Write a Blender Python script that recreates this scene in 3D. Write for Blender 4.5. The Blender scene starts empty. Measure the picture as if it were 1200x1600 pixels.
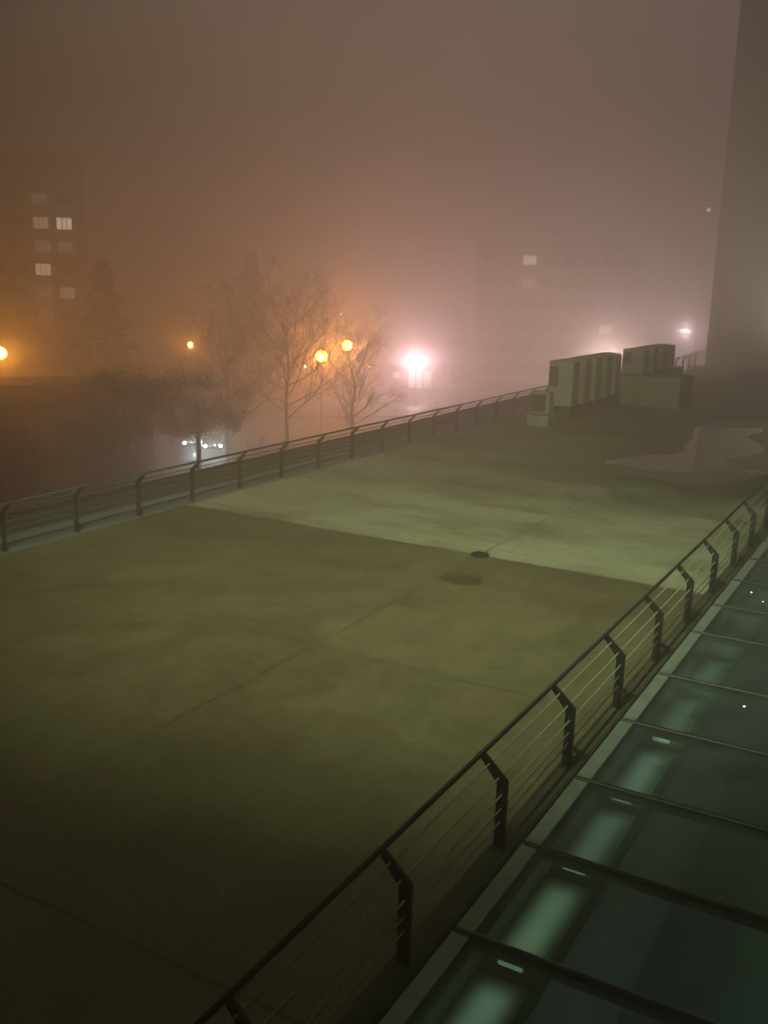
import bpy, bmesh, math, random
from mathutils import Vector, Matrix
R = math.radians
random.seed(7)
S = bpy.context.scene
C = S.collection

# ------------------------------------------------------------ camera
EYE = 6.406                                  # metres above the flat roof (roof surface is z = 0)
cd = bpy.data.cameras.new('camera'); cam = bpy.data.objects.new('camera', cd); C.objects.link(cam)
S.camera = cam
cd.sensor_fit = 'VERTICAL'; cd.sensor_height = 32.0; cd.lens = 32.0 * 1527.2 / 1600
cd.clip_start = 0.05; cd.clip_end = 2000
PITCH, ROLL, YAW = .2319, -.0263, .5154
cam.matrix_world = (Matrix.Translation((0, 0, EYE)) @ Matrix.Rotation(YAW, 4, 'Z')
                    @ Matrix.Rotation(math.pi / 2 - PITCH, 4, 'X') @ Matrix.Rotation(-ROLL, 4, 'Z'))

# ------------------------------------------------------------ world: the glow of the town on low cloud
W = bpy.data.worlds.new('World'); S.world = W; W.use_nodes = True
nt = W.node_tree; nt.nodes.clear()
N = nt.nodes.new; L = nt.links.new
tc = N('ShaderNodeTexCoord')
def mix(a, b, f):
    m = N('ShaderNodeMix'); m.data_type = 'RGBA'; m.clamp_factor = True
    for s, v in ((m.inputs[6], a), (m.inputs[7], b)):
        if isinstance(v, tuple): s.default_value = (*v, 1)
        else: L(v, s)
    L(f, m.inputs[0]); return m.outputs[2]
sep = N('ShaderNodeSeparateXYZ'); L(tc.outputs['Generated'], sep.inputs[0])
el = N('ShaderNodeMapRange'); el.inputs[1].default_value = 0.0; el.inputs[2].default_value = 0.46
el.interpolation_type = 'SMOOTHSTEP'; L(sep.outputs[2], el.inputs[0])
dt = N('ShaderNodeVectorMath'); dt.operation = 'DOT_PRODUCT'
L(tc.outputs['Generated'], dt.inputs[0]); dt.inputs[1].default_value = Vector((-.35, .93, .02)).normalized()
lb = N('ShaderNodeMapRange'); lb.inputs[1].default_value = .82; lb.inputs[2].default_value = 1.0
lb.interpolation_type = 'SMOOTHSTEP'; L(dt.outputs['Value'], lb.inputs[0])
WORLD_TOP, WORLD_LOW, WORLD_LOBE = (.008, .005, .002), (.046, .028, .015), (2.0, 1.36, 1.28)
low = mix(WORLD_LOW, WORLD_LOBE, lb.outputs[0])
col = mix(low, WORLD_TOP, el.outputs[0])
bg = N('ShaderNodeBackground'); bg.inputs[1].default_value = 1.0; L(col, bg.inputs[0])
wo = N('ShaderNodeOutputWorld'); L(bg.outputs[0], wo.inputs[0])

S.view_settings.view_transform = 'Standard'; S.view_settings.look = 'None'
S.view_settings.exposure = 0.0; S.view_settings.gamma = 1.0
try: S.view_settings.use_curve_mapping = False
except Exception: pass
S.cycles.volume_bounces = 1
S.cycles.max_bounces = 8
S.cycles.transparent_max_bounces = 12
S.cycles.sample_clamp_indirect = 4
S.cycles.use_denoising = True
FOG = 0.0205; FOG_COLOR = (.98, .91, .875); FOG_G = .72
FLOOD_POWER = 61000

# ------------------------------------------------------------ materials
def _new(name):
    m = bpy.data.materials.new(name); m.use_nodes = True
    t = m.node_tree; t.nodes.clear()
    o = t.nodes.new('ShaderNodeOutputMaterial'); b = t.nodes.new('ShaderNodeBsdfPrincipled')
    t.links.new(b.outputs[0], o.inputs[0]); return m, t, b, o
def mat(name, c1, c2=None, rough=.7, scale=3.0, metal=0.0, bump=.15, detail=6, r2=None, stretch=(1, 1, 1)):
    """two-tone mottled procedural surface"""
    m, t, b, o = _new(name)
    if c2 is None: c2 = tuple(v * .75 for v in c1)
    co = t.nodes.new('ShaderNodeTexCoord'); mp = t.nodes.new('ShaderNodeMapping'); mp.inputs['Scale'].default_value = stretch
    t.links.new(co.outputs['Object'], mp.inputs[0])
    n = t.nodes.new('ShaderNodeTexNoise'); n.inputs['Scale'].default_value = scale; n.inputs['Detail'].default_value = detail
    t.links.new(mp.outputs[0], n.inputs[0])
    r = t.nodes.new('ShaderNodeValToRGB'); r.color_ramp.elements[0].position = .33; r.color_ramp.elements[1].position = .67
    r.color_ramp.elements[0].color = (*c2, 1); r.color_ramp.elements[1].color = (*c1, 1)
    t.links.new(n.outputs[0], r.inputs[0]); t.links.new(r.outputs[0], b.inputs['Base Color'])
    b.inputs['Metallic'].default_value = metal
    if r2 is None: b.inputs['Roughness'].default_value = rough
    else:
        q = t.nodes.new('ShaderNodeMapRange'); q.inputs[3].default_value = rough; q.inputs[4].default_value = r2
        t.links.new(n.outputs[0], q.inputs[0]); t.links.new(q.outputs[0], b.inputs['Roughness'])
    if bump:
        n2 = t.nodes.new('ShaderNodeTexNoise'); n2.inputs['Scale'].default_value = scale * 9; n2.inputs['Detail'].default_value = 4
        t.links.new(co.outputs['Object'], n2.inputs[0])
        k = t.nodes.new('ShaderNodeBump'); k.inputs['Strength'].default_value = bump; k.inputs['Distance'].default_value = .02
        t.links.new(n2.outputs[0], k.inputs['Height']); t.links.new(k.outputs[0], b.inputs['Normal'])
    return m
def emit(name, c, s):
    m, t, b, o = _new(name)
    b.inputs['Base Color'].default_value = (.8, .8, .8, 1)
    b.inputs['Emission Color'].default_value = (*c, 1); b.inputs['Emission Strength'].default_value = s
    return m

def glow_patch(c, s_):  # glow stands in for light on the lining, faded at the edges
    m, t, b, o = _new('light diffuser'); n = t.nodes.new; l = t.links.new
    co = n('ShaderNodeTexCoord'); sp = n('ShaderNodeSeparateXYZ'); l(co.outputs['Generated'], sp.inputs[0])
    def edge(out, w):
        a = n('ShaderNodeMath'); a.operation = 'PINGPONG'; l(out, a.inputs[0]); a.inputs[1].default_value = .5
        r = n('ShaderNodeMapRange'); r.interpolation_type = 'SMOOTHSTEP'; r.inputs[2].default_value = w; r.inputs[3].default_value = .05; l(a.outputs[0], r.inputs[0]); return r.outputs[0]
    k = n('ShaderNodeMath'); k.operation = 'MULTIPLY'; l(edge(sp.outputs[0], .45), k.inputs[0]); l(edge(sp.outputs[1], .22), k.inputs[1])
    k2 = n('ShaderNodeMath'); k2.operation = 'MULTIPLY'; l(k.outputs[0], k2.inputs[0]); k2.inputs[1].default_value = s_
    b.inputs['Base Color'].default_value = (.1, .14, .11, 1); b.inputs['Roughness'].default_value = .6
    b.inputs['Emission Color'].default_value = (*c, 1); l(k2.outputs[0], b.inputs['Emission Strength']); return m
def deck_material():
    m, t, b, o = _new('roof screed')
    n = t.nodes.new; l = t.links.new
    co = n('ShaderNodeTexCoord'); sp = n('ShaderNodeSeparateXYZ'); l(co.outputs['Object'], sp.inputs[0])
    def noise(scale, detail=5, stretch=(1, 1, 1), off=(0, 0, 0), rgh=.5):
        mp = n('ShaderNodeMapping'); mp.inputs['Scale'].default_value = stretch; mp.inputs['Location'].default_value = off
        l(co.outputs['Object'], mp.inputs[0])
        x = n('ShaderNodeTexNoise'); x.inputs['Scale'].default_value = scale; x.inputs['Detail'].default_value = detail; x.inputs['Roughness'].default_value = rgh
        l(mp.outputs[0], x.inputs[0]); return x.outputs[0]
    def ramp(v, stops):
        r = n('ShaderNodeValToRGB'); e = r.color_ramp.elements
        while len(e) < len(stops): e.new(.5)
        for k, (p, c) in zip(e, stops): k.position = p; k.color = (*c, 1)
        l(v, r.inputs[0]); return r.outputs[0]
    def mx(a, c, f):
        k = n('ShaderNodeMix'); k.data_type = 'RGBA'; l(a, k.inputs[6]); l(c, k.inputs[7]); l(f, k.inputs[0]); return k.outputs[2]
    def mr(v, a, b_, c=0., d=1., st='SMOOTHSTEP'):
        k = n('ShaderNodeMapRange'); k.interpolation_type = st
        for i, q in enumerate((a, b_, c, d)): k.inputs[i + 1].default_value = q
        l(v, k.inputs[0]); return k.outputs[0]
    near0 = ramp(noise(.22, 12, rgh=.68), [(.3, (.080, .070, .034)), (.5, (.132, .118, .060)), (.72, (.185, .168, .092))])
    near1 = ramp(noise(1.1, 12, (1, .6, 1), (3, 7, 0), rgh=.75), [(.36, (.70, .70, .68)), (.5, (1, 1, 1)), (.64, (1.25, 1.22, 1.2))])
    nm = n('ShaderNodeMix'); nm.data_type = 'RGBA'; nm.blend_type = 'MULTIPLY'; nm.inputs[0].default_value = .65
    l(near0, nm.inputs[6]); l(near1, nm.inputs[7]); near = nm.outputs[2]
    far = ramp(noise(.26, 12, (.8, 1.7, 1), rgh=.70), [(.32, (.15, .15, .09)), (.44, (.28, .28, .18)), (.56, (.40, .41, .29)), (.8, (.47, .48, .36))])
    # the newer field starts at the joint 21 m out; its edge is ragged to the right of the drain
    wob = n('ShaderNodeMath'); wob.operation = 'MULTIPLY_ADD'; l(noise(1.6, 4), wob.inputs[0])
    wob.inputs[1].default_value = .35; l(sp.outputs[1], wob.inputs[2])
    edge = mr(wob.outputs[0], 21.12, 21.26)
    # damp darkening of the far right of the deck
    wet = n('ShaderNodeMath'); wet.operation = 'MULTIPLY_ADD'; l(noise(.18, 5, (1, .7, 1), (4, 2, 0)), wet.inputs[0]); wet.inputs[1].default_value = 14
    l(sp.outputs[1], wet.inputs[2])
    wetf = mr(wet.outputs[0], 34, 39)
    dark = ramp(noise(.3, 6, (1, 1.5, 1), (9, 0, 0)), [(.35, (.035, .032, .016)), (.7, (.13, .125, .07))])
    c = mx(near, far, edge)
    sc = n('ShaderNodeMath'); sc.operation = 'MULTIPLY'; l(wetf, sc.inputs[0]); l(mr(sp.outputs[0], -14, -6.5, .25, 1.0), sc.inputs[1])
    c = mx(c, dark, sc.outputs[0])
    # fine speckle
    fine = n('ShaderNodeMix'); fine.data_type = 'RGBA'; fine.blend_type = 'MULTIPLY'; fine.inputs[0].default_value = .75
    l(c, fine.inputs[6]); l(ramp(noise(5, 12, rgh=.8), [(.38, (.62, .62, .60)), (.5, (1, 1, 1)), (.62, (1.25, 1.25, 1.2))]), fine.inputs[7])
    l(fine.outputs[2], b.inputs['Base Color'])
    l(mr(noise(.4, 6), .35, .7, .55, .8), b.inputs['Roughness'])
    k = n('ShaderNodeBump'); k.inputs['Strength'].default_value = .25; k.inputs['Distance'].default_value = .01
    l(noise(25, 5), k.inputs['Height']); l(k.outputs[0], b.inputs['Normal'])
    return m
def glass_material(name, tint, gloss=.012):
    m, t, b, o = _new(name); t.nodes.remove(b)
    n = t.nodes.new; l = t.links.new
    tr = n('ShaderNodeBsdfTransparent'); tr.inputs[0].default_value = (*tint, 1)
    g = n('ShaderNodeBsdfGlossy'); g.inputs['Color'].default_value = (.9, 1, .93, 1)
    co = n('ShaderNodeTexCoord'); nz = n('ShaderNodeTexNoise'); nz.inputs['Scale'].default_value = 1.3; nz.inputs['Detail'].default_value = 6
    l(co.outputs['Object'], nz.inputs[0])
    rr = n('ShaderNodeMapRange'); rr.inputs[1].default_value = .3; rr.inputs[2].default_value = .7; rr.inputs[3].default_value = gloss; rr.inputs[4].default_value = .22
    l(nz.outputs[0], rr.inputs[0]); l(rr.outputs[0], g.inputs['Roughness'])
    lw = n('ShaderNodeLayerWeight'); lw.inputs[0].default_value = .5
    pw = n('ShaderNodeMath'); pw.operation = 'POWER'; l(lw.outputs['Facing'], pw.inputs[0]); pw.inputs[1].default_value = 5
    f = n('ShaderNodeMapRange'); f.inputs[3].default_value = .045; f.inputs[4].default_value = 1.0; l(pw.outputs[0], f.inputs[0])
    x = n('ShaderNodeMixShader'); l(f.outputs[0], x.inputs[0]); l(tr.outputs[0], x.inputs[1]); l(g.outputs[0], x.inputs[2])
    # thin film of dust on the pane
    d = n('ShaderNodeBsdfDiffuse'); d.inputs[0].default_value = (.26, .34, .38, 1)
    x2 = n('ShaderNodeMixShader'); q = n('ShaderNodeMapRange'); q.inputs[1].default_value = .35; q.inputs[2].default_value = .75; q.inputs[3].default_value = .06; q.inputs[4].default_value = .18
    l(nz.outputs[0], q.inputs[0]); l(q.outputs[0], x2.inputs[0]); l(x.outputs[0], x2.inputs[1]); l(d.outputs[0], x2.inputs[2])
    l(x2.outputs[0], o.inputs[0]); return m

M = dict(
    deck=deck_material(),
    joint=mat('joint sealant', (.04, .037, .02), (.075, .07, .036), .8, 6),
    kerb=mat('kerb concrete', (.08, .085, .055), (.045, .048, .03), .8, 4),
    ledge=mat('zinc ledge', (.17, .235, .23), (.12, .165, .165), .55, 1.5, stretch=(1, .3, 1)),
    gutter=mat('gutter lining', (.06, .075, .06), (.035, .045, .038), .7, 3),
    podium=mat('podium render', (.22, .2, .17), (.15, .14, .12), .85, .6),
    steel=mat('dark painted steel', (.035, .05, .042), (.022, .03, .026), .42, 8, .3, .05),
    rod=mat('galvanised rod', (.52, .56, .44), (.40, .43, .34), .34, 20, .4, 0),
    frame=mat('aluminium frame', (.30, .38, .32), (.20, .26, .22), .5, 3, .25, .05),
    cap=mat('rubber glazing cap', (.018, .026, .021), (.01, .015, .012), .55, 8, 0, .05),
    glass=glass_material('skylight glass', (.76, .90, .82)),
    lightwell=mat('pale lining board', (.34, .56, .38), (.27, .47, .31), .8, 2, 0, .05),
    dark=mat('dark atrium paint', (.03, .045, .038), (.018, .027, .023), .8, 1),
    atfloor=mat('atrium floor tiles', (.06, .085, .07), (.03, .045, .038), .35, 1.2),
    casing=mat('condenser casing', (.54, .58, .45), (.40, .43, .33), .6, 1.2, 0, .05),
    coil=mat('coil fins', (.36, .385, .29), (.28, .30, .225), .6, 12, stretch=(1, 8, .3)),
    grille=mat('fan grille', (.035, .04, .03), (.02, .024, .018), .6, 10),
    plinth=mat('painted plinth', (.38, .41, .30), (.27, .29, .215), .85, 1.1),
    brown=mat('brown brickwork', (.12, .10, .065), (.08, .066, .042), .9, 2),
    puddle=mat('rain water', (.06, .057, .034), (.045, .043, .026), .02, .5, 0, 0, r2=.09),
    stain=mat('damp stain', (.075, .068, .032), (.06, .055, .027), .5, 3),
    damp=mat('damp screed', (.30, .29, .20), (.22, .21, .14), .2, 1.5, 0, .1),
    wetfilm=mat('wet screed', (.15, .145, .09), (.09, .087, .053), .16, .5, 0, .05, r2=.5),
    iron=mat('cast iron', (.02, .02, .015), (.012, .012, .01), .5, 20),
    ground=mat('asphalt ground', (.055, .055, .05), (.03, .03, .028), .75, .08),
    road=mat('wet road', (.05, .05, .05), (.03, .03, .03), .32, .3),
    tower=mat('tower render', (.30, .30, .25), (.24, .24, .20), .85, .35, stretch=(1, 1, .3)),
    facade=mat('office facade', (.22, .2, .16), (.17, .155, .125), .85, .6),
    block=mat('apartment render', (.50, .43, .37), (.42, .36, .31), .85, .3),
    hall=mat('hall roofing', (.045, .045, .035), (.03, .03, .024), .8, .4),
    bark=mat('wet bark', (.045, .036, .028), (.025, .02, .016), .85, 5),
    needles=mat('conifer needles', (.028, .038, .022), (.016, .022, .013), .85, 2),
    darkwin=mat('unlit window glass', (.02, .022, .022), (.014, .016, .016), .12, 2),
    wframe=mat('window frame', (.3, .28, .24), (.2, .19, .16), .6, 3),
    car=mat('dark car paint', (.03, .033, .038), (.022, .024, .028), .3, 3, .3, 0),
    tyre=mat('tyre rubber', (.015, .015, .015), (.01, .01, .01), .9, 8),
)
E_warm = emit('lit window warm', (1, .74, .50), 2.2)
E_warm2 = emit('lit window dim', (1, .74, .50), 1.2)
E_faint = emit('curtained window', (1, .7, .5), .38)
E_faint2 = emit('curtained window bright', (1, .75, .55), .8)
E_pale = emit('lit window pale', (1, .84, .64), 3.2)
E_sodium = emit('sodium lamp', (1, .42, .06), 70)
E_white = emit('white lamp', (1, .80, .82), 200)
E_headl = emit('headlamp', (.62, .95, 1), 120)
E_shop = emit('lit shop window', (.90, 1, .95), 2.2)
E_tube = emit('fluorescent tube', (.66, 1, .82), .20)
E_down = emit('downlight', (.85, 1, .9), 9)
E_small = emit('small warm lamp', (1, .60, .36), 22)
E_pink = emit('small pink lamp', (1, .45, .42), 22)

# ------------------------------------------------------------ mesh helpers
class MB:
    def __init__(s): s.v = []; s.f = []
    def add(s, vs, fs):
        o = len(s.v); s.v += [tuple(v) for v in vs]; s.f += [tuple(i + o for i in f) for f in fs]; return s
    def box(s, a, b):
        (x0, y0, z0), (x1, y1, z1) = a, b
        return s.add([(x0, y0, z0), (x1, y0, z0), (x1, y1, z0), (x0, y1, z0), (x0, y0, z1), (x1, y0, z1), (x1, y1, z1), (x0, y1, z1)],
                     [(0, 3, 2, 1), (4, 5, 6, 7), (0, 1, 5, 4), (1, 2, 6, 5), (2, 3, 7, 6), (3, 0, 4, 7)])
    def tube(s, pts, rads, n=8, cap=True):
        """tapered tube along points"""
        pts = [Vector(p) for p in pts]
        if not isinstance(rads, (list, tuple)): rads = [rads] * len(pts)
        rings = []
        up = None
        for i, p in enumerate(pts):
            d = (pts[min(i + 1, len(pts) - 1)] - pts[max(i - 1, 0)]).normalized()
            if up is None: up = Vector((0, 0, 1)) if abs(d.z) < .9 else Vector((1, 0, 0))
            a = d.cross(up).normalized(); b = d.cross(a).normalized(); up = -b if False else up
            rings.append([p + (a * math.cos(2 * math.pi * k / n) + b * math.sin(2 * math.pi * k / n)) * rads[i] for k in range(n)])
        vs = [q for r in rings for q in r]; fs = []
        for i in range(len(pts) - 1):
            for k in range(n):
                fs.append((i * n + k, i * n + (k + 1) % n, (i + 1) * n + (k + 1) % n, (i + 1) * n + k))
        if cap: fs += [tuple(range(n))[::-1], tuple(range((len(pts) - 1) * n, len(pts) * n))]
        return s.add(vs, fs)
    def prism(s, poly, axis, a, b):
        """poly = 2-D outline; extruded along axis (0,1,2) from a to b"""
        def P(u, v, w): return {0: (w, u, v), 1: (u, w, v), 2: (u, v, w)}[axis]
        n = len(poly)
        return s.add([P(u, v, a) for u, v in poly] + [P(u, v, b) for u, v in poly],
                     [tuple(range(n))[::-1], tuple(range(n, 2 * n))] + [(k, (k + 1) % n, n + (k + 1) % n, n + k) for k in range(n)])
    def disc(s, c, r, n=24, z=None, sx=1, sy=1, jit=0, seed=0):
        rr = random.Random(seed); vs = []
        for k in range(n):
            a = 2 * math.pi * k / n; q = r * (1 + jit * rr.uniform(-1, 1))
            vs.append((c[0] + q * sx * math.cos(a), c[1] + q * sy * math.sin(a), c[2]))
        return s.add(vs, [tuple(range(n))])
    def ball(s, c, r, n=10, m=6, sz=1):
        vs = []; fs = []
        for j in range(m + 1):
            t = math.pi * j / m
            for k in range(n):
                a = 2 * math.pi * k / n
                vs.append((c[0] + r * math.sin(t) * math.cos(a), c[1] + r * math.sin(t) * math.sin(a), c[2] + r * sz * math.cos(t)))
        for j in range(m):
            for k in range(n): fs.append((j * n + k, j * n + (k + 1) % n, (j + 1) * n + (k + 1) % n, (j + 1) * n + k))
        return s.add(vs, fs)
    def build(s, name, m, parent=None, bevel=0, smooth=False):
        me = bpy.data.meshes.new(name); me.from_pydata(s.v, [], s.f); me.update()
        bm = bmesh.new(); bm.from_mesh(me)
        bmesh.ops.recalc_face_normals(bm, faces=bm.faces)
        bm.to_mesh(me); bm.free()
        if smooth:
            for p in me.polygons: p.use_smooth = True
        me.materials.append(m)
        o = bpy.data.objects.new(name, me); C.objects.link(o)
        if parent: o.parent = parent
        if bevel:
            b = o.modifiers.new('bevel', 'BEVEL'); b.width = bevel; b.segments = 2; b.limit_method = 'ANGLE'
        return o
def tag(o, label=None, cat=None, group=None, kind=None):
    for k, v in (('label', label), ('category', cat), ('group', group), ('kind', kind)):
        if v: o[k] = v
    return o
def empty(name, loc, rz=0, **k):
    o = bpy.data.objects.new(name, None); C.objects.link(o); o.location = loc; o.rotation_euler.z = rz
    o.empty_display_size = .2
    return tag(o, **k)
def copy_tree(o, parent=None):
    c = o.copy(); C.objects.link(c)
    if parent: c.parent = parent
    for ch in list(o.children): copy_tree(ch, c)
    return c

GZ = -8.0
# ------------------------------------------------------------ setting
MB().box((-420, -60, GZ - .5), (260, 560, GZ)).build('ground', M['ground']).update_tag()
tag(bpy.data.objects['ground'], kind='structure')
rd = MB().add([(-150, 20, GZ + .004), (-145, 8, GZ + .004), (20, 172, GZ + .004), (12, 181, GZ + .004)], [(0, 1, 2, 3)]).build('road', M['road']); tag(rd, kind='structure')
pv = MB().add([(-143.2, 5.2, GZ), (-142, 3, GZ), (24, 168, GZ), (22, 170, GZ), (-143.2, 5.2, GZ + .12), (-142, 3, GZ + .12), (24, 168, GZ + .12), (22, 170, GZ + .12)],
              [(4, 5, 6, 7), (0, 1, 5, 4), (1, 2, 6, 5), (2, 3, 7, 6), (3, 0, 4, 7)]).build('pavement', M['ground']); tag(pv, kind='structure')

# ------------------------------------------------------------ the podium building whose flat roof fills the foreground
XL, XR, YE = -18.4, -3.42, 87.3
pod = empty('podium_building', (-11, 40, GZ), label='long low building whose flat olive concrete roof fills the foreground', cat='building')
def inpod(mb, name, m, **k):
    o = mb.build(name, m, **k); o.parent = pod; o.matrix_parent_inverse = Matrix.Translation((11, -40, -GZ)); return o
inpod(MB().box((-18.4, -.75, GZ), (-3.44, 87.3, -.35)), 'wall', M['podium'])
# deck: one sheet with the drain left as a hollow, slightly subdivided
inpod(MB().box((-18.4, -.75, -.349), (-3.72, 87.3, 0)), 'roof_deck', M['deck'])
inpod(MB().prism([(-3.719, -.349), (-3.44, -.349), (-3.44, .30), (-3.47, .33), (-3.70, .33), (-3.719, .31)], 1, -.75, 87.3), 'kerb', M['kerb'])
inpod(MB().prism([(-19.86, -.30), (-18.402, -.30), (-18.402, .03), (-18.46, .045), (-19.86, -.02)], 1, -.75, 87.3), 'ledge', M['ledge'])
inpod(MB().prism([(-21.7, -.55), (-19.863, -.55), (-19.863, -.12), (-19.95, -.16), (-21.58, -.16), (-21.58, -.02), (-21.7, -.02)], 1, -.75, 87.3), 'gutter', M['gutter'])
def strip(pts, w, z, name='expansion_joint', m='joint', seed=1, jit=.02):
    rr = random.Random(seed); n = 26; vs = []
    (x0, y0), (x1, y1) = pts; d = Vector((x1 - x0, y1 - y0)); L_ = d.length; d.normalize(); nn = Vector((-d.y, d.x))
    a = []; b = []
    for i in range(n + 1):
        p = Vector((x0, y0)) + d * L_ * i / n; ww = w * (1 + rr.uniform(-.45, .45)); j = rr.uniform(-jit, jit)
        a.append((*(p + nn * (ww / 2 + j)), z)); b.append((*(p - nn * (ww / 2 - j)), z))
    vs = a + b
    return inpod(MB().add(vs, [(i, i + 1, n + 2 + i, n + 1 + i) for i in range(n)]), name, M[m])
strip([(-18.35, 6.1), (-3.75, 6.1)], .05, .004, seed=1)
strip([(-18.35, 13.8), (-3.75, 13.85)], .018, .004, seed=2)
strip([(-18.35, 21.0), (-9.35, 21.0)], .02, .004, seed=3)
strip([(-9.2, 6.15), (-9.2, 20.85)], .016, .0055, seed=4)
strip([(-9.2, 21.2), (-9.2, 36)], .02, .0055, seed=5)
strip([(-18.35, 28.4), (-3.75, 28.4)], .03, .004, seed=6)
strip([(-18.3, 36), (-3.75, 36)], .03, .004, seed=7)

# loose grit and pale specks lying on the deck
g = MB(); rr = random.Random(5)
for i in range(90):
    x, y = rr.uniform(-18, -4), rr.uniform(6, 40); q = rr.uniform(.006, .018)
    g.ball((x, y, q * .4), q, 5, 3)
tag(g.build('gravel', M['lightwell']), kind='stuff', label='pale grit and bits of litter scattered over the concrete deck')

dr = empty('roof_drain', (-9.2, 21.0, 0), label='small dark round drain grate at the crossing of two joints in the roof', cat='drain')
MB().tube([(0, 0, .0), (0, 0, .03), (0, 0, .045)], [.24, .23, .19], 20).build('rim', M['iron'], dr)
b = MB()
for k in range(-3, 4): b.box((-.15, k * .05 - .008, .046), (.15, k * .05 + .008, .058))
b.build('grate', M['iron'], dr)

st = MB().disc((-8.72, 19.0, .008), .42, 40, sx=1.15, sy=1.0, jit=.035, seed=3).build('puddle', M['stain']); tag(st, kind='structure')
def pud(pts, z, seed, name='puddle', m='puddle'):
    """smoothed irregular outline"""
    rr = random.Random(seed); P = [Vector(p) for p in pts]; out = []
    for i in range(len(P)):
        p0, p1, p2, p3 = P[i - 1], P[i], P[(i + 1) % len(P)], P[(i + 2) % len(P)]
        for k in range(7):
            t = k / 7
            q = .5 * ((2 * p1) + (-p0 + p2) * t + (2 * p0 - 5 * p1 + 4 * p2 - p3) * t * t + (-p0 + 3 * p1 - 3 * p2 + p3) * t ** 3)
            out.append((q.x + rr.uniform(-.04, .04), q.y + rr.uniform(-.16, .16), z))
    o = MB().add(out, [tuple(range(len(out)))]).build(name, M[m]); tag(o, kind='structure'); return o
pud([(-10.7, 35.5), (-10.25, 37.0), (-10.1, 37.6), (-9.8, 38.5), (-9.2, 38.7), (-8.95, 39.2), (-8.8, 40.6), (-9.1, 41.5), (-9.3, 43.9), (-9.6, 45.4), (-9.95, 47.4), (-9.3, 48.4), (-8.6, 48.2), (-7.9, 49.3), (-7.1, 48.6), (-7.4, 46.2), (-6.8, 44.6), (-6.1, 42.6), (-6.4, 40.6), (-7.0, 39.2), (-6.6, 37.6), (-7.1, 36.2), (-7.7, 35.3), (-8.3, 35.3), (-8.92, 34.7), (-9.6, 35.2)], .007, 11)
pud([(-9.89, 28.9), (-9.97, 30.3), (-9.55, 31.0), (-8.9, 30.3), (-8.75, 29.2), (-9.23, 28.6)], .007, 12, m='damp')
pud([(-10.9, 34.2), (-10.4, 38.2), (-9.9, 41), (-10.5, 45), (-10.6, 49.5), (-8.2, 52), (-6.0, 50), (-5.2, 45), (-5.0, 39), (-5.6, 35), (-6.9, 33.2), (-8.6, 33.7), (-9.6, 33.1)], .0045, 13, m='wetfilm')

# ------------------------------------------------------------ guard rails
def rail(name, base, n, step, along, inward, h, baseh, label, group=None, lean=.25, z0=0., kh=.82):
    """posts that lean towards the deck above a kink; rods threaded through them; a handrail on top.
    local x = along the rail, local y = towards the deck"""
    ang = math.atan2(along[1], along[0])
    r = empty(name, (*base, z0), ang, label=label, cat='railing')
    sgn = 1 if (Vector((-math.sin(ang), math.cos(ang))).dot(Vector(inward)) > 0) else -1
    Ltot = (n - 1) * step
    # post: flat bar 80 mm deep, 16 mm thick, with a foot plate
    def post_mesh():
        w = .064 if baseh else .062
        pr = [(-w, 0), (w, 0), (w, kh - .02), (w - .0 + lean, h - .015), (lean - w + .03, h - .015), (-w, kh + .03)]
        pr = [(u * sgn, v) for u, v in pr]
        m = MB()
        m.prism(pr, 0, -.02, .02)
        m.box((-.055, -.085, -.002), (.055, .085, .012)); return m
    P0 = post_mesh().build('post', M['steel'], r)
    for i in range(1, n):
        c = P0.copy(); C.objects.link(c); c.parent = r; c.location = (i * step, 0, 0)
    def yat(z): return sgn * (0 if z <= kh else lean * (z - kh) / (h - kh))
    zs = [.34, .49, .66, .85, .99] if baseh else [.2, .36, .52, .68, .84, 1.0]
    for z in zs:
        y = yat(z) 
        MB().tube([(-step * .6, y, z), (Ltot + step * .4, y, z)], .011 if baseh else .016, 6).build('rod', M['rod' if baseh else 'steel'], r, smooth=True)
    MB().tube([(-step * .6, sgn * lean, h), (Ltot + step * .4, sgn * lean, h)],   .026 if baseh else .028, 10).build('handrail', M['steel'], r, smooth=True)
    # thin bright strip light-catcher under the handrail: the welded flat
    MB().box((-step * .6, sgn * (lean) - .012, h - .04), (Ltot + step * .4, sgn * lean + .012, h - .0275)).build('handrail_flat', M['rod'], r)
    return r
rail('guard_rail', (-3.58, 2.5), 38, 2.2, (0, 1), (-1, 0), 1.10, True, 'dark steel railing with leaning posts on the kerb beside the glass roof', z0=.33, kh=.80)
rail('guard_rail', (-18.5, 12.55), 34, 2.2, (0, 1), (1, 0), 1.20, False, 'long dark railing with leaning posts along the outer left edge of the roof', z0=.036, kh=.92)
rail('guard_rail', (-17.9, 87.2), 7, 2.2, (1, 0), (0, -1), 1.20, False, 'faint railing across the far end of the roof in front of the tower', z0=.0, kh=.92)

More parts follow.
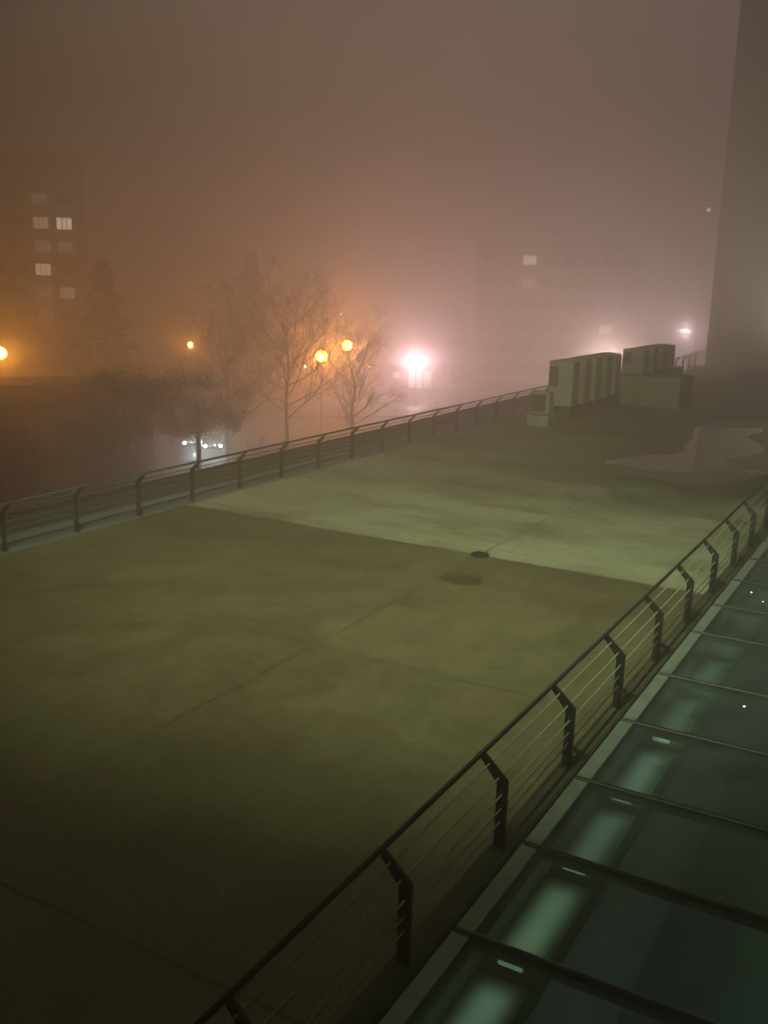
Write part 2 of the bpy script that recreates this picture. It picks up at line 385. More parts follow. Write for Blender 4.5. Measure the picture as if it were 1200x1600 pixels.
# ------------------------------------------------------------ glass roof over the atrium
GX0, GX1, GZT = -3.415, 3.2, .30
ML = [1.9, 3.85, 5.75, 7.61, 9.38, 11.14, 13.15, 15.2, 17.55, 19.4, 21.4, 23.4, 25.4, 27.4, 29.4, 31.4, 33.4, 35.4, 37.4, 39.4, 41.4]
gr = empty('glass_roof', (0, 20, .2), label='flat green tinted glass roof with dark glazing bars to the right of the railing', cat='skylight')
def ing(mb, name, m, **k):
    o = mb.build(name, m, **k); o.parent = gr; o.matrix_parent_inverse = Matrix.Translation((0, -20, -.2)); return o
ing(MB().box((GX0, 1.0, .10), (GX0 + .19, 43.4, .305)), 'edge_frame', M['frame'], bevel=.006)
ing(MB().box((GX0 + .215, 1.0, .16), (GX0 + .235, 43.4, .299)), 'inner_edge', M['cap'])
for i, y in enumerate(ML):
    ing(MB().prism([(y - .035, .235), (y + .035, .235), (y + .035, .318), (y + .018, .338), (y - .018, .338), (y - .035, .318)], 0, GX0 + .02, GX1), 'glazing_bar', M['cap'])
    ing(MB().box((GX0 + .25, y - .03, .19), (GX1, y + .03, .2349)), 'rafter', M['cap'])
    ing(MB().box((GX0 + .20, y + .036, .300), (GX1, y + .062, .312)), 'bar_highlight', M['frame'])  # pale strip imitating the highlight on the far side of the bar
yy = [1.0] + ML + [43.4]
for a, b_ in zip(yy[:-1], yy[1:]):
    ing(MB().box((GX0 + .191, a + .063, .272), (GX1, b_ - .036, .296)), 'glass_pane', M['glass'])
# inside of the light well: boards whose glowing panels paint the lit patches; tube lamps
LY = [.55, 2.45, 4.4, 6.34, 8.3, 10.27, 12.2, 14.3, 16.6, 18.7, 20.6, 22.6, 24.6, 26.6]
at = empty('atrium', (0, 20, GZ), label='dim green hall seen through the glass roof', cat='hall')
def ina(mb, name, m, **k):
    o = mb.build(name, m, **k); o.parent = at; o.matrix_parent_inverse = Matrix.Translation((0, -20, -GZ)); return o
ina(MB().box((-3.43, .6, -.9), (-2.86, 43.8, -.72)), 'gallery_beam', M['dark'])
ina(MB().box((-3.43, .6, GZ), (3.3, 43.8, GZ + 2)), 'floor_slab', M['atfloor'])
ina(MB().box((-3.438, .6, -.719), (-3.40, 43.8, .095)), 'side_lining', M['plinth'])
ina(MB().box((3.21, .6, GZ + 2), (3.4, 43.8, .30)), 'side_wall', M['dark'])
ina(MB().box((-3.43, 43.81, GZ), (3.4, 44.0, .30)), 'end_wall', M['dark'])
BR = [.17, .19, .17, .165, .15, .14, .12, .10, .07, .045, .03, .02, .015]  # painted glow per bay, dying away with distance
for i in range(len(LY) - 1):
    a, b_ = LY[i] + .16, LY[i + 1] - .10
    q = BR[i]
    dm = glow_patch(((.74, 1.0, .66) if i % 3 == 1 else (.76, 1.0, .82)), q * (1.35, 1.0, 1.45, 1.15)[i % 4])
    ina(MB().box((-3.40, a - .12, -.62), (-2.70, b_ + .08, -.561)), 'lining_board', M['dark'])
    ina(MB().box((-3.38, a, -.56), (-2.80, b_, -.54)), 'glow_patch_panel', dm)
ld = bpy.data.lights.new('hall_fill', 'AREA'); ld.shape = 'RECTANGLE'; ld.size = 3; ld.size_y = 20; ld.energy = 170; ld.color = (.60, .95, .95)  # fill light with no fixture, added to lift the green under the glass
lo = bpy.data.objects.new('hall_fill', ld); C.objects.link(lo); lo.parent = at; lo.location = (0.6, -6, 6.6)
for i, y in enumerate(LY[1:8]):
    t = empty('tube_lamp', (-3.05, y, -.42), label='small greenish tube lamp under the glass, %s' % (
        'near the bottom edge of the photo' if i < 4 else 'one of the row beside the railing'), cat='lamp', group='tube lamps under the glass roof')
    MB().box((-.15, -.03, -.005), (.15, .03, .045)).build('housing', M['frame'], t, bevel=.006)
    MB().tube([(-.13, -.035, .03), (.13, -.035, .03)], .03, 10).build('tube', E_tube, t)
for (x, y, z, lab) in [(-2.19, 16.33, -.4, 'brightest white spark under the glass, well right of the green glowing patches'), (-3.24, 14.05, .20, 'tiny pale spark right beside the edge frame of the glass'),
                  (-3.20, 19.6, .16, 'spark under a far pane, leftmost of a cluster of three'), (-2.97, 21.2, .16, 'upper spark of the cluster of three under the far panes'),
                  (-2.89, 22.52, -.4, 'spark under a far pane, rightmost of a cluster of three')]:
    t = empty('spot_lamp', (x, y, z), label=lab, cat='lamp', group='sparks of light under the glass')
    MB().tube([(0, 0, -.06), (0, 0, 0)], [.02, .028], 12).build('housing', M['frame'], t)
    MB().disc((0, 0, .002), .022, 12).build('lens', E_down, t)

# ------------------------------------------------------------ condenser units by the left railing
def condenser(name, w, d, h, fans=1, side=False):
    r = empty(name, (0, 0, 0))
    MB().box((0, 0, .06), (w, d, h)).build('casing', M['casing'], r, bevel=.015)
    f = MB(); f.box((.06, .02, 0), (.14, d - .02, .059)); f.build('foot_rail', M['steel'], r); MB().box((w - .14, .02, 0), (w - .06, d - .02, .059)).build('foot_rail', M['steel'], r)
    # intake grille in the near face
    g = MB(); gw = w * .36; g.box((.06, -.012, h * .44), (.06 + gw, -.001, h * .88))
    gg = g.build('grille', M['grille'], r)
    b = MB()
    for k in range(9):
        z = h * .44 + (k + .5) * h * .44 / 9; b.box((.06, -.024, z - .006), (.06 + gw, -.0125, z + .006))
    b.build('louvre', M['casing'], gg)
    # coil on the right-hand side
    MB().box((w + .001, d * .08, .16), (w + .012, d * .92, h - .12)).build('coil_panel', M['coil'], r)
    for k in range(fans):
        cx = w * (k + .5) / fans
        fr = MB().tube([(cx, d / 2, h + .001), (cx, d / 2, h + .05)], min(w / fans, d) * .42, 24).build('fan_shroud', M['casing'], r)
        q = MB()
        for a in range(5): 
            t = a * 2 * math.pi / 5; rr_ = min(w / fans, d) * .36
            q.add([(cx, d / 2, h + .052), (cx + rr_ * math.cos(t), d / 2 + rr_ * math.sin(t), h + .056), (cx + rr_ * math.cos(t + .7), d / 2 + rr_ * math.sin(t + .7), h + .052)], [(0, 1, 2)])
        q.build('fan_blades', M['grille'], fr)
    return r
c0 = condenser('condenser_unit', 1.22, .95, 2.12)
first = True
rows = []
for k in range(5): rows.append((-16.84, 45.7 + k * 1.76, .62, ['tall grey-green condenser unit nearest the camera, dark grille beside the small unit', 'second tall condenser unit of the lower row', 'third tall condenser unit of the lower row',
                                'fourth tall condenser unit of the lower row', 'last tall condenser unit of the lower row, just before the long plinth box'][k], 2.22 / 2.12))
for k in range(4): rows.append((-15.85, 54.6 + k * 2.0, 1.67, ['condenser unit at the left end of the raised row on the big plinth', 'second condenser unit of the raised row on the plinth', 'third condenser unit of the raised row on the plinth',
                                'farthest condenser unit on the plinth, at the right end of the raised row'][k], 1.40 / 2.12))
for i, (x, y, z, lab, sz) in enumerate(rows):
    o = c0 if i == 0 else copy_tree(c0)
    o.location = (x, y, z); o.scale = (1, 1, sz)
    tag(o, lab, 'air conditioner', 'condenser units on the roof')
pl = MB().box((-16.8, 45.8, .001), (-15.64, 54.0, .60)).build('plinth', M['brown'], bevel=.02); tag(pl, 'low concrete plinth carrying the front row of condenser units', 'plinth')  # brown colour stands in for the dark shadow under the units
pb = empty('plinth_box', (-14.2, 56, 0), label='big pale plinth box under the raised row of condenser units', cat='plinth')
MB().box((-1.95, -1.75, 0), (1.75, 1.3, 1.64)).build('body', M['plinth'], pb, bevel=.02)
MB().box((-1.90, 1.301, 0), (-.4, 8.0, 1.62)).build('rear_body', M['plinth'], pb)
MB().box((-2.0, -1.8, 1.641), (1.80, 1.35, 1.668)).build('cap', M['plinth'], pb)
bs = empty('brick_screen', (-6, 76, 0), label='low brown brick wall running across the roof under the tower', cat='wall')
MB().box((-7.5, -.12, 0), (9.0, .12, .95)).build('body', M['brown'], bs, bevel=.02)
MB().box((-7.55, -.17, .951), (9.05, .17, 1.0)).build('coping', M['plinth'], bs)

su = empty('small_condenser', (-16.7, 43.0, .52), label='small square condenser unit on a stand in front of the tall row', cat='air conditioner')
MB().box((0, 0, .04), (.95, .62, 1.06)).build('casing', M['casing'], su, bevel=.015)
gg = MB(); gg.box((.06, -.03, .14), (.80, -.002, .96)); gg.build('fan_grille', M['grille'], su)
b = MB()
for k in range(5): b.tube([(.42 + .07 * (k + 1) * math.cos(t * math.pi / 12), -.034, .55 + .07 * (k + 1) * math.sin(t * math.pi / 12)) for t in range(25)], .004, 4)
b.build('guard_rings', M['rod'], su)
MB().box((.05, .02, 0), (.15, .6, .039)).build('foot', M['steel'], su); MB().box((.8, .02, 0), (.9, .6, .039)).build('foot', M['steel'], su)
sd = empty('unit_stand', (-16.25, 43.3, 0), label='square concrete stand below the small condenser unit', cat='stand')
MB().box((-.5, -.42, 0), (.55, .42, .44)).build('block', M['plinth'], sd, bevel=.015)
MB().box((-.55, -.47, .441), (.6, .47, .517)).build('slab', M['casing'], sd, bevel=.01)

# ------------------------------------------------------------ buildings
def windowed(name, origin, rz, w, d, h, cols, rows_, wz, ww, wh, m, lit, label, z0=1.2, gap=3.0, x0=1.5, xs=None, mull=2):
    """block with front face on local y=0 looking to -y; lit = {(col,row): material}"""
    r = empty(name, origin, rz, label=label, cat='building')
    MB().box((0, 0, 0), (w, d, h)).build('wall', M[m], r)
    MB().box((-.15, -.15, h + .001), (w + .15, d + .15, h + .35)).build('roof_edge', M[m], r)
    step = (w - 2 * x0) / max(cols - 1, 1)
    for c in range(cols):
        for q in range(rows_):
            x, z = (xs[c] if xs else x0 + c * step) - ww / 2, z0 + q * gap
            fr = MB(); t = .07
            fr.box((x - t, -.06, z - t), (x + ww + t, -.002, z)); fr.box((x - t, -.06, z + wh), (x + ww + t, -.002, z + wh + t))
            fr.box((x - t, -.06, z + .0001), (x, -.002, z + wh - .0001)); fr.box((x + ww, -.06, z + .0001), (x + ww + t, -.002, z + wh - .0001))
            for k in range(1, mull + 1): fr.box((x + ww * k / (mull + 1) - .035, -.05, z + .0001), (x + ww * k / (mull + 1) + .035, -.003, z + wh - .0001))
            f = fr.build('window', M['wframe'], r)
            MB().box((x + .001, -.028, z + .001), (x + ww - .001, -.006, z + wh - .001)).build('pane', lit.get((c, q), M['darkwin']), f)
    return r
# tall tower beyond the end of the roof
tw = empty('tower_block', (-18.7, 90, GZ), label='tall pale tower fading up into the fog at the right edge', cat='tower')
MB().box((0, 0, 0), (30, 24, 54)).build('wall', M['tower'], tw)
MB().box((7.0, -.5, 0), (9.2, -.001, 54)).build('pilaster', M['tower'], tw)
for q in range(15): MB().box((1.0 + 9.5, -.22, 9 + q * 3), (16.5, -.002, 9.25 + q * 3)).build('string_course', M['tower'], tw)
MB().box((-.2, -.7, 54.001), (30.2, 24.2, 54.6)).build('roof_edge', M['tower'], tw)

# facing direction: local -y turned towards the camera
def facing(x, y): return math.atan2(-x, y)          # rz so that local -y points at the origin
def far_block(name, xl, yl, xr, yr, d, ztop, **k):
    v = Vector((xr - xl, yr - yl)); return windowed(name, (xl, yl, GZ), math.atan2(v.y, v.x), v.length, d, ztop - GZ, **k)
lit = {(3, 8): E_faint, (3, 7): E_warm2, (4, 7): E_pale, (3, 6): E_faint, (4, 6): E_faint, (3, 5): E_warm, (3, 4): E_faint, (4, 4): E_faint2, (3, 3): E_faint}
far_block('apartment_block', -103.3, 79.0, -94.0, 89.8, 12, 20, cols=5, rows_=9, wz=0, ww=1.75, wh=1.35, m='block', lit=lit,
          label='apartment block with a column of lit windows, dim in the fog at far left', z0=.28, gap=2.75, xs=[1.0, 3.7, 6.4, 9.1, 11.8])
far_block('apartment_slab', -62.6, 136.3, -39.7, 144.6, 14, 12.3, cols=8, rows_=6, wz=0, ww=1.9, wh=1.3, m='block',
          lit={(2, 5): E_pale, (6, 2): E_pale, (2, 4): E_warm2}, label='apartment slab behind the condenser units, almost lost in fog with few lit windows', z0=1.3, gap=3.2, x0=2.0)
far_block('shop_building', -69.3, 119.3, -57.2, 125.6, 12, -2.2, cols=4, rows_=1, wz=0, ww=2.3, wh=2.2, m='block', lit={}, label='low building with a flat roof behind the white lamp and lit shop', z0=1.0, x0=2.0)
# low hall, dark roof
_l, _r = Vector((-60.93, 45.43)), Vector((-51.89, 55.52)); _d = (_r - _l)
hl = empty('low_hall', (_l.x, _l.y, GZ), math.atan2(_d.y, _d.x), label='low wide hall with a dark roof below the orange lamps at left', cat='building')
MB().box((-18, 0, 0), (_d.length, 6, 6.15)).build('wall', M['hall'], hl)
MB().prism([(-.3, 6.151), (6.3, 6.151), (6.3, 6.4), (-.3, 6.4)], 0, -18.5, _d.length + .3).build('roof', M['hall'], hl)
# lit shop front under the white lamp
kz = empty('lit_shop', (-65.5, 116.9, GZ), math.atan2(2.5, 4.6), label='small glazed shop front glowing white under the white street lamp', cat='kiosk')
MB().box((-.2, .35, 0), (5.6, 3.6, 3.0)).build('wall', M['block'], kz)
MB().box((-.5, -.5, 3.001), (5.9, 3.8, 3.3)).build('roof', M['wframe'], kz)
for k in range(5):
    f = MB(); x = k * 1.08
    f.box((x, .20, .1), (x + .08, .3499, 2.9)); f.box((x + 1.0, .20, .1), (x + 1.07, .3499, 2.9)); f = f.build('window_frame', M['wframe'], kz)
    if k != 1: MB().box((x + .081, .25, .3 if k else 1.6), (x + .999, .30, 2.6 if k > 0 else 2.3)).build('pane', E_shop, f)
# our own building behind the camera and its wing beyond the atrium
ow = empty('office_building', (0, -1, GZ), label='office building the picture is taken from', cat='building')
wl = MB(); wl.box((-32, -9, 0), (26, -.0, 32)); wl.build('wall', M['facade'], ow)
for q in range(3):
    for c in range(8):
        x, z = -27 + c * 5.2, 10 + q * 4
        f = MB(); f.box((x, .001, z), (x + 2.4, .05, z + 1.9)); f = f.build('window', M['wframe'], ow)
        MB().box((x + .1, .051, z + .1), (x + 2.3, .06, z + 1.8)).build('pane', M['darkwin'], f)
ww = empty('office_wing', (3.5, 0, GZ), label='wing of the office building along the far side of the glass roof', cat='building')
MB().box((0, -1, 0), (12, 88, 20)).build('wall', M['facade'], ww)

# floodlight on the office building, unseen, put in to wash the roof
fl = empty('added_floodlight', (-5.2, -.7, 21.5), label='floodlight put out of view on the office wall to wash the roof', cat='lamp')
MB().box((-.05, -.3, -.05), (.05, .05, .05)).build('arm', M['steel'], fl)
MB().prism([(-.02, -.16), (.22, -.22), (.22, .12), (-.02, .16)], 0, -.26, .26).build('housing', M['steel'], fl, bevel=.01)
MB().prism([(0, .17), (1.75, -.34), (1.75, -.32), (0, .20)], 0, -.9, .9).build('hood', M['steel'], fl)  # keeps the added beam off the upper fog
MB().box((-.22, .221, -.19), (.22, .224, .09)).build('lens', emit('floodlight lens', (.78, 1, .58), 40), fl)
ld = bpy.data.lights.new('added_flood_beam', 'SPOT'); ld.energy = FLOOD_POWER; ld.color = (.86, 1.0, .62)
ld.spot_size = R(76); ld.spot_blend = 1.0; ld.shadow_soft_size = .07
lo = bpy.data.objects.new('added_flood_beam', ld); C.objects.link(lo); lo.parent = fl; lo.location = (0, .6, -.05)
aim = Vector((-11.8, 33, 0)) - Vector((-5.2, -.1, 21.4)); lo.rotation_euler = aim.to_track_quat('-Z', 'Y').to_euler()

uf = empty('added_uplight', (-6.5, 84.6, 0), label='low floodlight put out of view at the foot of the tower', cat='lamp')  # unseen lamp added to brighten the tower base
MB().prism([(-.16, 0), (.16, 0), (.16, .16), (-.02, .28), (-.16, .28)], 0, -.24, .24).build('housing', M['steel'], uf, bevel=.01)
ld = bpy.data.lights.new('added_uplight_beam', 'SPOT'); ld.energy = 22000; ld.color = (.95, 1, .80); ld.spot_size = R(120); ld.spot_blend = 1; ld.shadow_soft_size = .15
lo = bpy.data.objects.new('added_uplight_beam', ld); C.objects.link(lo); lo.parent = uf; lo.location = (0, .3, .4)
lo.rotation_euler = Vector((-1.0, 5.0, 5.0)).to_track_quat('-Z', 'Y').to_euler()

# ------------------------------------------------------------ trees
def bare_tree(name, loc, h, spread, seed, label, lean=0., depth=6, group='bare trees beyond the railing', fork=.28, rad=None, sub=None):
    rr = random.Random(seed); r = empty(name, loc, label=label, cat='tree', group=group)
    tr, cr = MB(), MB()
    rad = rad or h * .021
    def grow(p, d, L_, rd_, lev):
        pts = [p]; rs = [rd_]; n = 4 if lev < 3 else 3
        dd = d.copy()
        for i in range(n):
            dd = (dd + Vector((rr.uniform(-1, 1), rr.uniform(-1, 1), rr.uniform(-.5, .8))) * (.10 + .05 * lev)).normalized()
            pts.append(pts[-1] + dd * L_ / n); rs.append(rd_ * (1 - .42 * (i + 1) / n))
        (tr if lev == 0 else cr).tube(pts, [max(q, .009) for q in rs], 8 if lev < 2 else (5 if lev < 4 else 3), cap=False)
        if lev >= depth: return
        kids = 3 if lev < 2 else rr.choice((2, 3, 3))
        for k in range(kids):
            az = rr.uniform(0, 2 * math.pi) if lev else 2 * math.pi * k / kids + rr.uniform(-.4, .4)
            tilt = rr.uniform(.35, .85) * spread
            a = dd.orthogonal().normalized(); b = dd.cross(a)
            nd = (dd * math.cos(tilt) + (a * math.cos(az) + b * math.sin(az)) * math.sin(tilt)); nd.z += .10; nd.normalize()
            t = 1 if k == 0 else rr.uniform(.55, 1)
            idx = t * n; i0 = min(int(idx), n - 1); q = pts[i0].lerp(pts[i0 + 1], idx - i0)
            grow(q, nd, (L_ if lev or sub is None else h * sub) * rr.uniform(.62, .86), rs[-1] * (.9 if k == 0 else .72), lev + 1)
    grow(Vector((0, 0, -.1)), Vector((lean, 0, 1)).normalized(), h * fork, rad, 0)
    tr.build('trunk', M['bark'], r, smooth=True); cr.build('crown', M['bark'], r, smooth=True)
    return r
def stem_tree(loc, h, reach, seed, label, n=12, t0=.45):
    rr = random.Random(seed); r = empty('bare_tree', loc, label=label, cat='tree', group='bare trees beyond the railing')
    tr, cr = MB(), MB()
    stem = [Vector((.12 * math.sin(k * 1.3), .1 * math.cos(k * 1.9), h * k / 9 - (.1 if k == 0 else 0))) for k in range(10)]
    tr.tube(stem, [.21 - .019 * k for k in range(10)], 8)
    def twig(p, d, L_, rd_, lev):
        pts = [p]; rs = [rd_]; dd = d.copy(); n_ = 5 if lev < 2 else 3
        for i in range(n_):
            dd = (dd + Vector((rr.uniform(-1, 1), rr.uniform(-1, 1), rr.uniform(-.5, .7) + (.35 if lev == 0 else 0))) * .17).normalized()
            pts.append(pts[-1] + dd * L_ / n_); rs.append(max(rd_ * (1 - .75 * (i + 1) / n_), .0065))
        cr.tube(pts, rs, 5 if lev < 2 else 3, cap=False)
        if lev >= 4: return
        for k in range(6 if lev == 0 else 3):
            t = rr.uniform(.25, 1); i0 = min(int(t * n_), n_ - 1); q = pts[i0].lerp(pts[i0 + 1], t * n_ - i0)
            o_ = Vector((rr.uniform(-1, 1), rr.uniform(-1, 1), rr.uniform(-.6, .9)))
            twig(q, (dd * .9 + o_ * .8).normalized(), L_ * rr.uniform(.35, .6), max(rs[i0] * .6, .009), lev + 1)
    for k in range(n):
        t = t0 + (1 - t0) * (k + rr.random() * .6) / n; az = k * 2.4 + rr.uniform(-.3, .3); tl = math.radians(rr.uniform(48, 78) * (1.1 - .5 * (t - t0) / (1 - t0)))
        i0 = min(int(t * 9), 8); p = stem[i0].lerp(stem[i0 + 1], t * 9 - i0)
        twig(p, Vector((math.cos(az) * math.sin(tl), math.sin(az) * math.sin(tl), math.cos(tl))), reach * (1.15 - .55 * (t - t0) / (1 - t0)) * rr.uniform(.75, 1.1), .085 - .045 * t, 0)
    tr.build('trunk', M['bark'], r, smooth=True); cr.build('crown', M['bark'], r, smooth=True); return r
stem_tree((-44.3, 62.4, GZ), 10.8, 7.2, 4, 'large bare tree with a straight trunk and spreading crown before the orange lamps', n=22, t0=.33)
stem_tree((-48.0, 59.6, GZ), 8.4, 6.0, 9, 'bare tree with drooping twigs just left of the large tree trunk', n=16, t0=.2)
stem_tree((-43.2, 70.5, GZ), 7.6, 5.4, 5, 'low wide bare tree right of the large one, under the orange lamps', n=17, t0=.15)
bare_tree('bare_tree', (-56.5, 57.5, GZ), 9, 1.1, 8, 'smaller bare tree to the left of the large one, above the car lights', depth=6)
bare_tree('bare_tree', (-47, 36, GZ), 7.5, 1.1, 13, 'slender bare tree low behind the left railing', depth=6)
bare_tree('bare_tree', (-63.5, 113.2, GZ), 7, .9, 17, 'young bare tree standing against the glowing shop front', depth=4)
bare_tree('bare_tree', (-62.2, 113.9, GZ), 6.4, .9, 19, 'thin bare tree at the right side of the glowing shop front', depth=4)
def conifer(loc, h, w, seed, label):
    rr = random.Random(seed); r = empty('conifer', loc, label=label, cat='tree', group='conifers in the fog')
    MB().tube([(0, 0, -.1), (0, 0, h * .5), (0, 0, h * .97)], [.28, .16, .03], 8).build('trunk', M['bark'], r)
    m = MB()
    for i in range(5200):
        t = rr.random() ** 1.25; z = h * (.08 + .92 * t); R_ = w * (1 - t) ** .8 * (.72 + .28 * math.sin(z * 3.1 + rr.random())) + .12
        a = rr.uniform(0, 6.283); q = R_ * rr.random() ** .45
        c = Vector((q * math.cos(a), q * math.sin(a), z - q * .25)); s = rr.uniform(.25, .65)
        u = Vector((math.cos(a), math.sin(a), rr.uniform(-.5, .1))) * s; v = Vector((-math.sin(a), math.cos(a), rr.uniform(-.4, .4))) * s * .5
        m.add([c - v, c + u, c + v], [(0, 1, 2)])
    m.build('crown', M['needles'], r); return r
conifer((-70.6, 69.4, GZ), 15.9, 5.6, 3, 'broad dark conifer, a faint grey cone beside the lit apartment windows')
conifer((-62.2, 81.4, GZ), 16.9, 4.6, 4, 'narrow conifer, a faint cone left of the large bare tree')
def round_tree(loc, h, rx, rz_, seed, label):
    rr = random.Random(seed); r = empty('evergreen_tree', loc, label=label, cat='tree', group='dark evergreens by the street')
    MB().tube([(0, 0, -.1), (.1, 0, h * .4), (0, .1, h - rz_)], [.2, .15, .1], 8).build('trunk', M['bark'], r)
    m = MB(); cl = []
    for i in range(70):
        a = rr.uniform(0, 6.283); q = rr.random() ** .5; zz = rr.uniform(-1, 1); k = math.sqrt(max(0, 1 - zz * zz))
        cl.append((Vector((rx * q * k * math.cos(a) * .85, rx * q * k * math.sin(a) * .85, h - rz_ + rz_ * zz * .85)), rr.uniform(.45, 1.0)))
    for c, s_ in cl:
        for j in range(230):
            d = Vector((rr.gauss(0, 1), rr.gauss(0, 1), rr.gauss(0, .8))); d.normalize(); p = c + d * s_ * rr.random() ** .4
            u = Vector((rr.uniform(-1, 1), rr.uniform(-1, 1), rr.uniform(-1, 1))) * rr.uniform(.04, .10); v = u.cross(d).normalized() * .045
            m.add([p - v, p + u, p + v], [(0, 1, 2)])
    m.build('crown', M['needles'], r); return r
round_tree((-39.9, 46.6, GZ), 8.7, 4.3, 2.0, 31, 'rounded dark evergreen tree above the bright car headlights')
round_tree((-42.4, 42.9, GZ), 9.2, 3.9, 2.4, 35, 'dark evergreen tree at the right end of the low hall')
round_tree((-42.3, 33.8, GZ), 6.6, 3.4, 2.2, 32, 'dark evergreen tree low in front of the hall, leftmost of three')
round_tree((-41.2, 39.6, GZ), 6.9, 3.2, 2.4, 33, 'dark evergreen tree in front of the hall, middle one of three')
# hedge between the street and the hall
def shrub(loc, h, w, seed, label):
    rr = random.Random(seed); r = empty('shrub', loc, label=label, cat='shrub', group='shrubs along the street')
    m = MB()
    for i in range(70):
        a = rr.uniform(0, 6.28); q = w * rr.random(); p = Vector((rr.uniform(-.3, .3) * w, rr.uniform(-.3, .3) * w, -.05)); e = Vector((q * math.cos(a), q * math.sin(a), h * rr.uniform(.55, 1)))
        mid = p.lerp(e, .5) + Vector((rr.uniform(-.2, .2), rr.uniform(-.2, .2), .15)); m.tube([p, mid, e], [.03, .02, .008], 4, cap=False)
        for k in range(4):
            s_ = mid.lerp(e, rr.random()); m.tube([s_, s_ + Vector((rr.uniform(-.5, .5), rr.uniform(-.5, .5), rr.uniform(.1, .6)))], [.01, .006], 3, cap=False)
    m.build('twigs', M['bark'], r); return r
for i, (x, y, h, w, lab) in enumerate([(-44, 38.5, 4.2, 2.0, 'twiggy shrub low behind the railing, leftmost of three'), (-42, 43.0, 4.6, 2.2, 'twiggy shrub below the car lights'),
                               (-39.5, 52.5, 4.0, 2.4, 'twiggy shrub at the foot of the large bare tree')]):
    shrub((x, y, GZ), h, w, 40 + i, lab)

# ------------------------------------------------------------ lamps and cars
def street_lamp(loc, zlamp, em, power, color, label, r=.22, name='street_lamp', double=False, rz=None, rad=.08, head=True):
    x, y = loc; rz = facing(x, y) if rz is None else rz
    o = empty(name, (x, y, GZ), rz, label=label, cat='street lamp', group='street lamps in the fog')
    h = zlamp - GZ
    MB().tube([(0, .9, 0), (0, .9, h * .5), (0, .9, h + .1), (0, .75, h + .42 + r), (0, .2, h + .3 + r)], [.05, .045, .035, .03, .03], 8).build('pole', M['steel'], o)
    hd = MB().ball((0, 0, h + .16 + r + .12), .30, 14, 6, .3).build('lamp_head', M['steel'], o, smooth=True)
    MB().ball((0, 0, h + .16), r, 18, 10, 1).build('globe', em, hd, smooth=True)
    if power:
        ld = bpy.data.lights.new('lamp_light', 'POINT'); ld.energy = power; ld.color = color; ld.shadow_soft_size = rad
        lo = bpy.data.objects.new('lamp_light', ld); C.objects.link(lo); lo.parent = o; lo.location = (0, -(r + rad + .06), h + .12)
    return o
SOD = (1, .36, .035)
street_lamp((-71.5, 57.9), -.7, E_sodium, 3400, SOD, 'orange street lamp cut by the left edge of the photo', r=.52)
street_lamp((-65.4, 75.6), -.4, E_sodium, 1500, SOD, 'small orange street lamp above the roof of the low hall', r=.26)
street_lamp((-50.6, 76.8), -.7, E_sodium, 5800, SOD, 'lower left of the two big orange street lamps behind the bare tree', r=.55)
street_lamp((-55.5, 89.1), -.5, E_sodium, 6200, SOD, 'upper right of the two big orange street lamps behind the bare tree', r=.52)
street_lamp((-57.1, 107.8), -3.3, E_white, 19000, (1, .66, .74), 'dazzling pinkish white street lamp over the lit shop', r=.55, rad=.1)
street_lamp((-71.5, 131.9), -2.8, E_small, 3500, (1, .55, .38), 'small salmon lamp directly above the dazzling white lamp', r=.55)
street_lamp((-40.9, 133.9), -3.2, E_small, 24000, (1, .72, .66), 'lamp hidden behind the condenser units, lighting the fog above them', r=.3)
street_lamp((-72.8, 119.6), -5.3, E_small, 150, (1, .55, .4), 'left one of the pair of small lamps right of the orange lamps', r=.2)
street_lamp((-69.4, 117.4), -5.3, E_pink, 150, (1, .45, .5), 'right one of the pair of small lamps right of the orange lamps', r=.2)
street_lamp((-67.6, 99.1), -4.1, E_pink, 500, (1, .3, .15), 'small red-orange lamp just right of the large tree trunk', r=.16)
street_lamp((-58.2, 81.3), -3.7, E_small, 0, SOD, 'faint low spark of a lamp left of the large tree trunk', r=.08)
street_lamp((-85.5, 135.3), 1.0, E_small, 300, (1, .6, .35), 'small high spark of a lamp above the two orange lamps', r=.16)
street_lamp((-24.6, 107.2), 1.9, E_small, 2600, (1, .74, .80), 'thin lamp post in the pink gap between condenser units and tower', r=.08)
street_lamp((-29.9, 136.8), 16.4, E_pale, 0, SOD, 'pale high lamp just left of the tower edge', r=.30, name='mast_lamp')

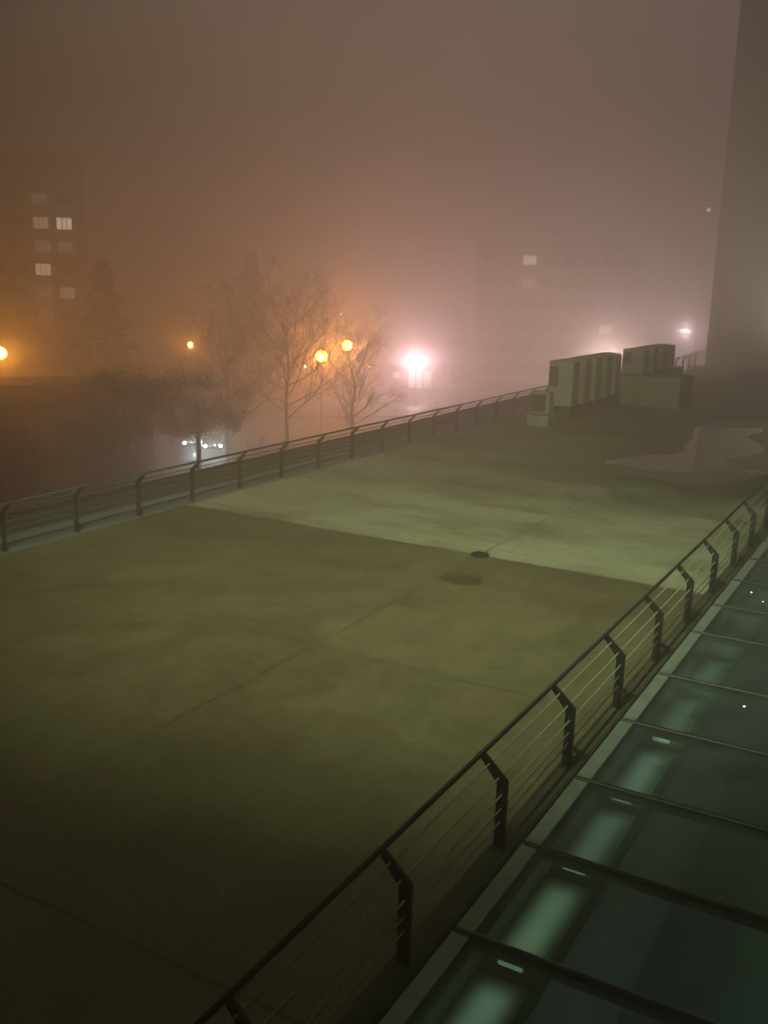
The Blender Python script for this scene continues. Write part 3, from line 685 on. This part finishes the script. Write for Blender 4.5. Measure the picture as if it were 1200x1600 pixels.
def make_car(loc, rz, label):
    o = empty('parked_car', loc, rz, label=label, cat='car', group='cars with headlights on')
    pr = [(-2.1, .32), (2.1, .32), (2.15, .62), (1.95, .86), (1.05, .98), (.45, 1.42), (-1.0, 1.45), (-1.75, 1.0), (-2.12, .9)]
    MB().prism(pr, 1, -.86, .86).build('body', M['car'], o, bevel=.06)
    for s in (-1, 1):
        MB().prism([(.95, 1.0), (.42, 1.36), (-.95, 1.38), (-1.55, 1.02)], 1, s * .862, s * .868).build('window', M['darkwin'], o)
        MB().ball((2.14, s * .62, .68), .13, 10, 6, .8).build('headlight', E_headl, o, smooth=True)
        for x in (-1.3, 1.35):
            w = MB().tube([(x, s * .70, .32), (x, s * .875, .32)], .32, 18).build('wheel', M['tyre'], o)
            MB().tube([(x, s * .876, .32), (x, s * .885, .32)], .18, 12).build('rim', M['frame'], w)
    ld = bpy.data.lights.new('headlight_beam', 'SPOT'); ld.energy = 900; ld.color = (.65, .95, 1); ld.spot_size = R(70); ld.spot_blend = .8; ld.shadow_soft_size = .1
    lo = bpy.data.objects.new('headlight_beam', ld); C.objects.link(lo); lo.parent = o; lo.location = (2.35, 0, .7); lo.rotation_euler = (R(84), 0, R(-90))
    return o
a = math.atan2(-63, 54)
make_car((-56.5, 64.3, GZ), a + .30, 'dark car with both headlights on, left of the bright one behind the railing')
make_car((-53.6, 64.4, GZ), a + .05, 'dark car whose bluish headlights dazzle above the left railing')
lb_ = empty('light_bollard', (-55.2, 43.2, GZ), label='pale lit bollard cut by the left edge low in the fog', cat='bollard')
MB().tube([(0, 0, 0), (0, 0, 2.4)], .1, 10).build('post', M['steel'], lb_); MB().tube([(0, 0, 2.41), (0, 0, 3.9)], .14, 12).build('lens', E_pale, lb_)

# ------------------------------------------------------------ haze
hz = MB().box((-190, -40, GZ - 1.5), (60, 260, 48)).build('haze', M['dark']); hz.data.materials.clear()
vm = bpy.data.materials.new('fog air'); vm.use_nodes = True; t = vm.node_tree; t.nodes.clear()
vo = t.nodes.new('ShaderNodeOutputMaterial'); pv_ = t.nodes.new('ShaderNodeVolumePrincipled')
pv_.inputs['Color'].default_value = (*FOG_COLOR, 1); pv_.inputs['Density'].default_value = FOG; pv_.inputs['Anisotropy'].default_value = FOG_G
t.links.new(pv_.outputs[0], vo.inputs['Volume']); hz.data.materials.append(vm)
tag(hz, 'even night fog lit by the town', kind='stuff')
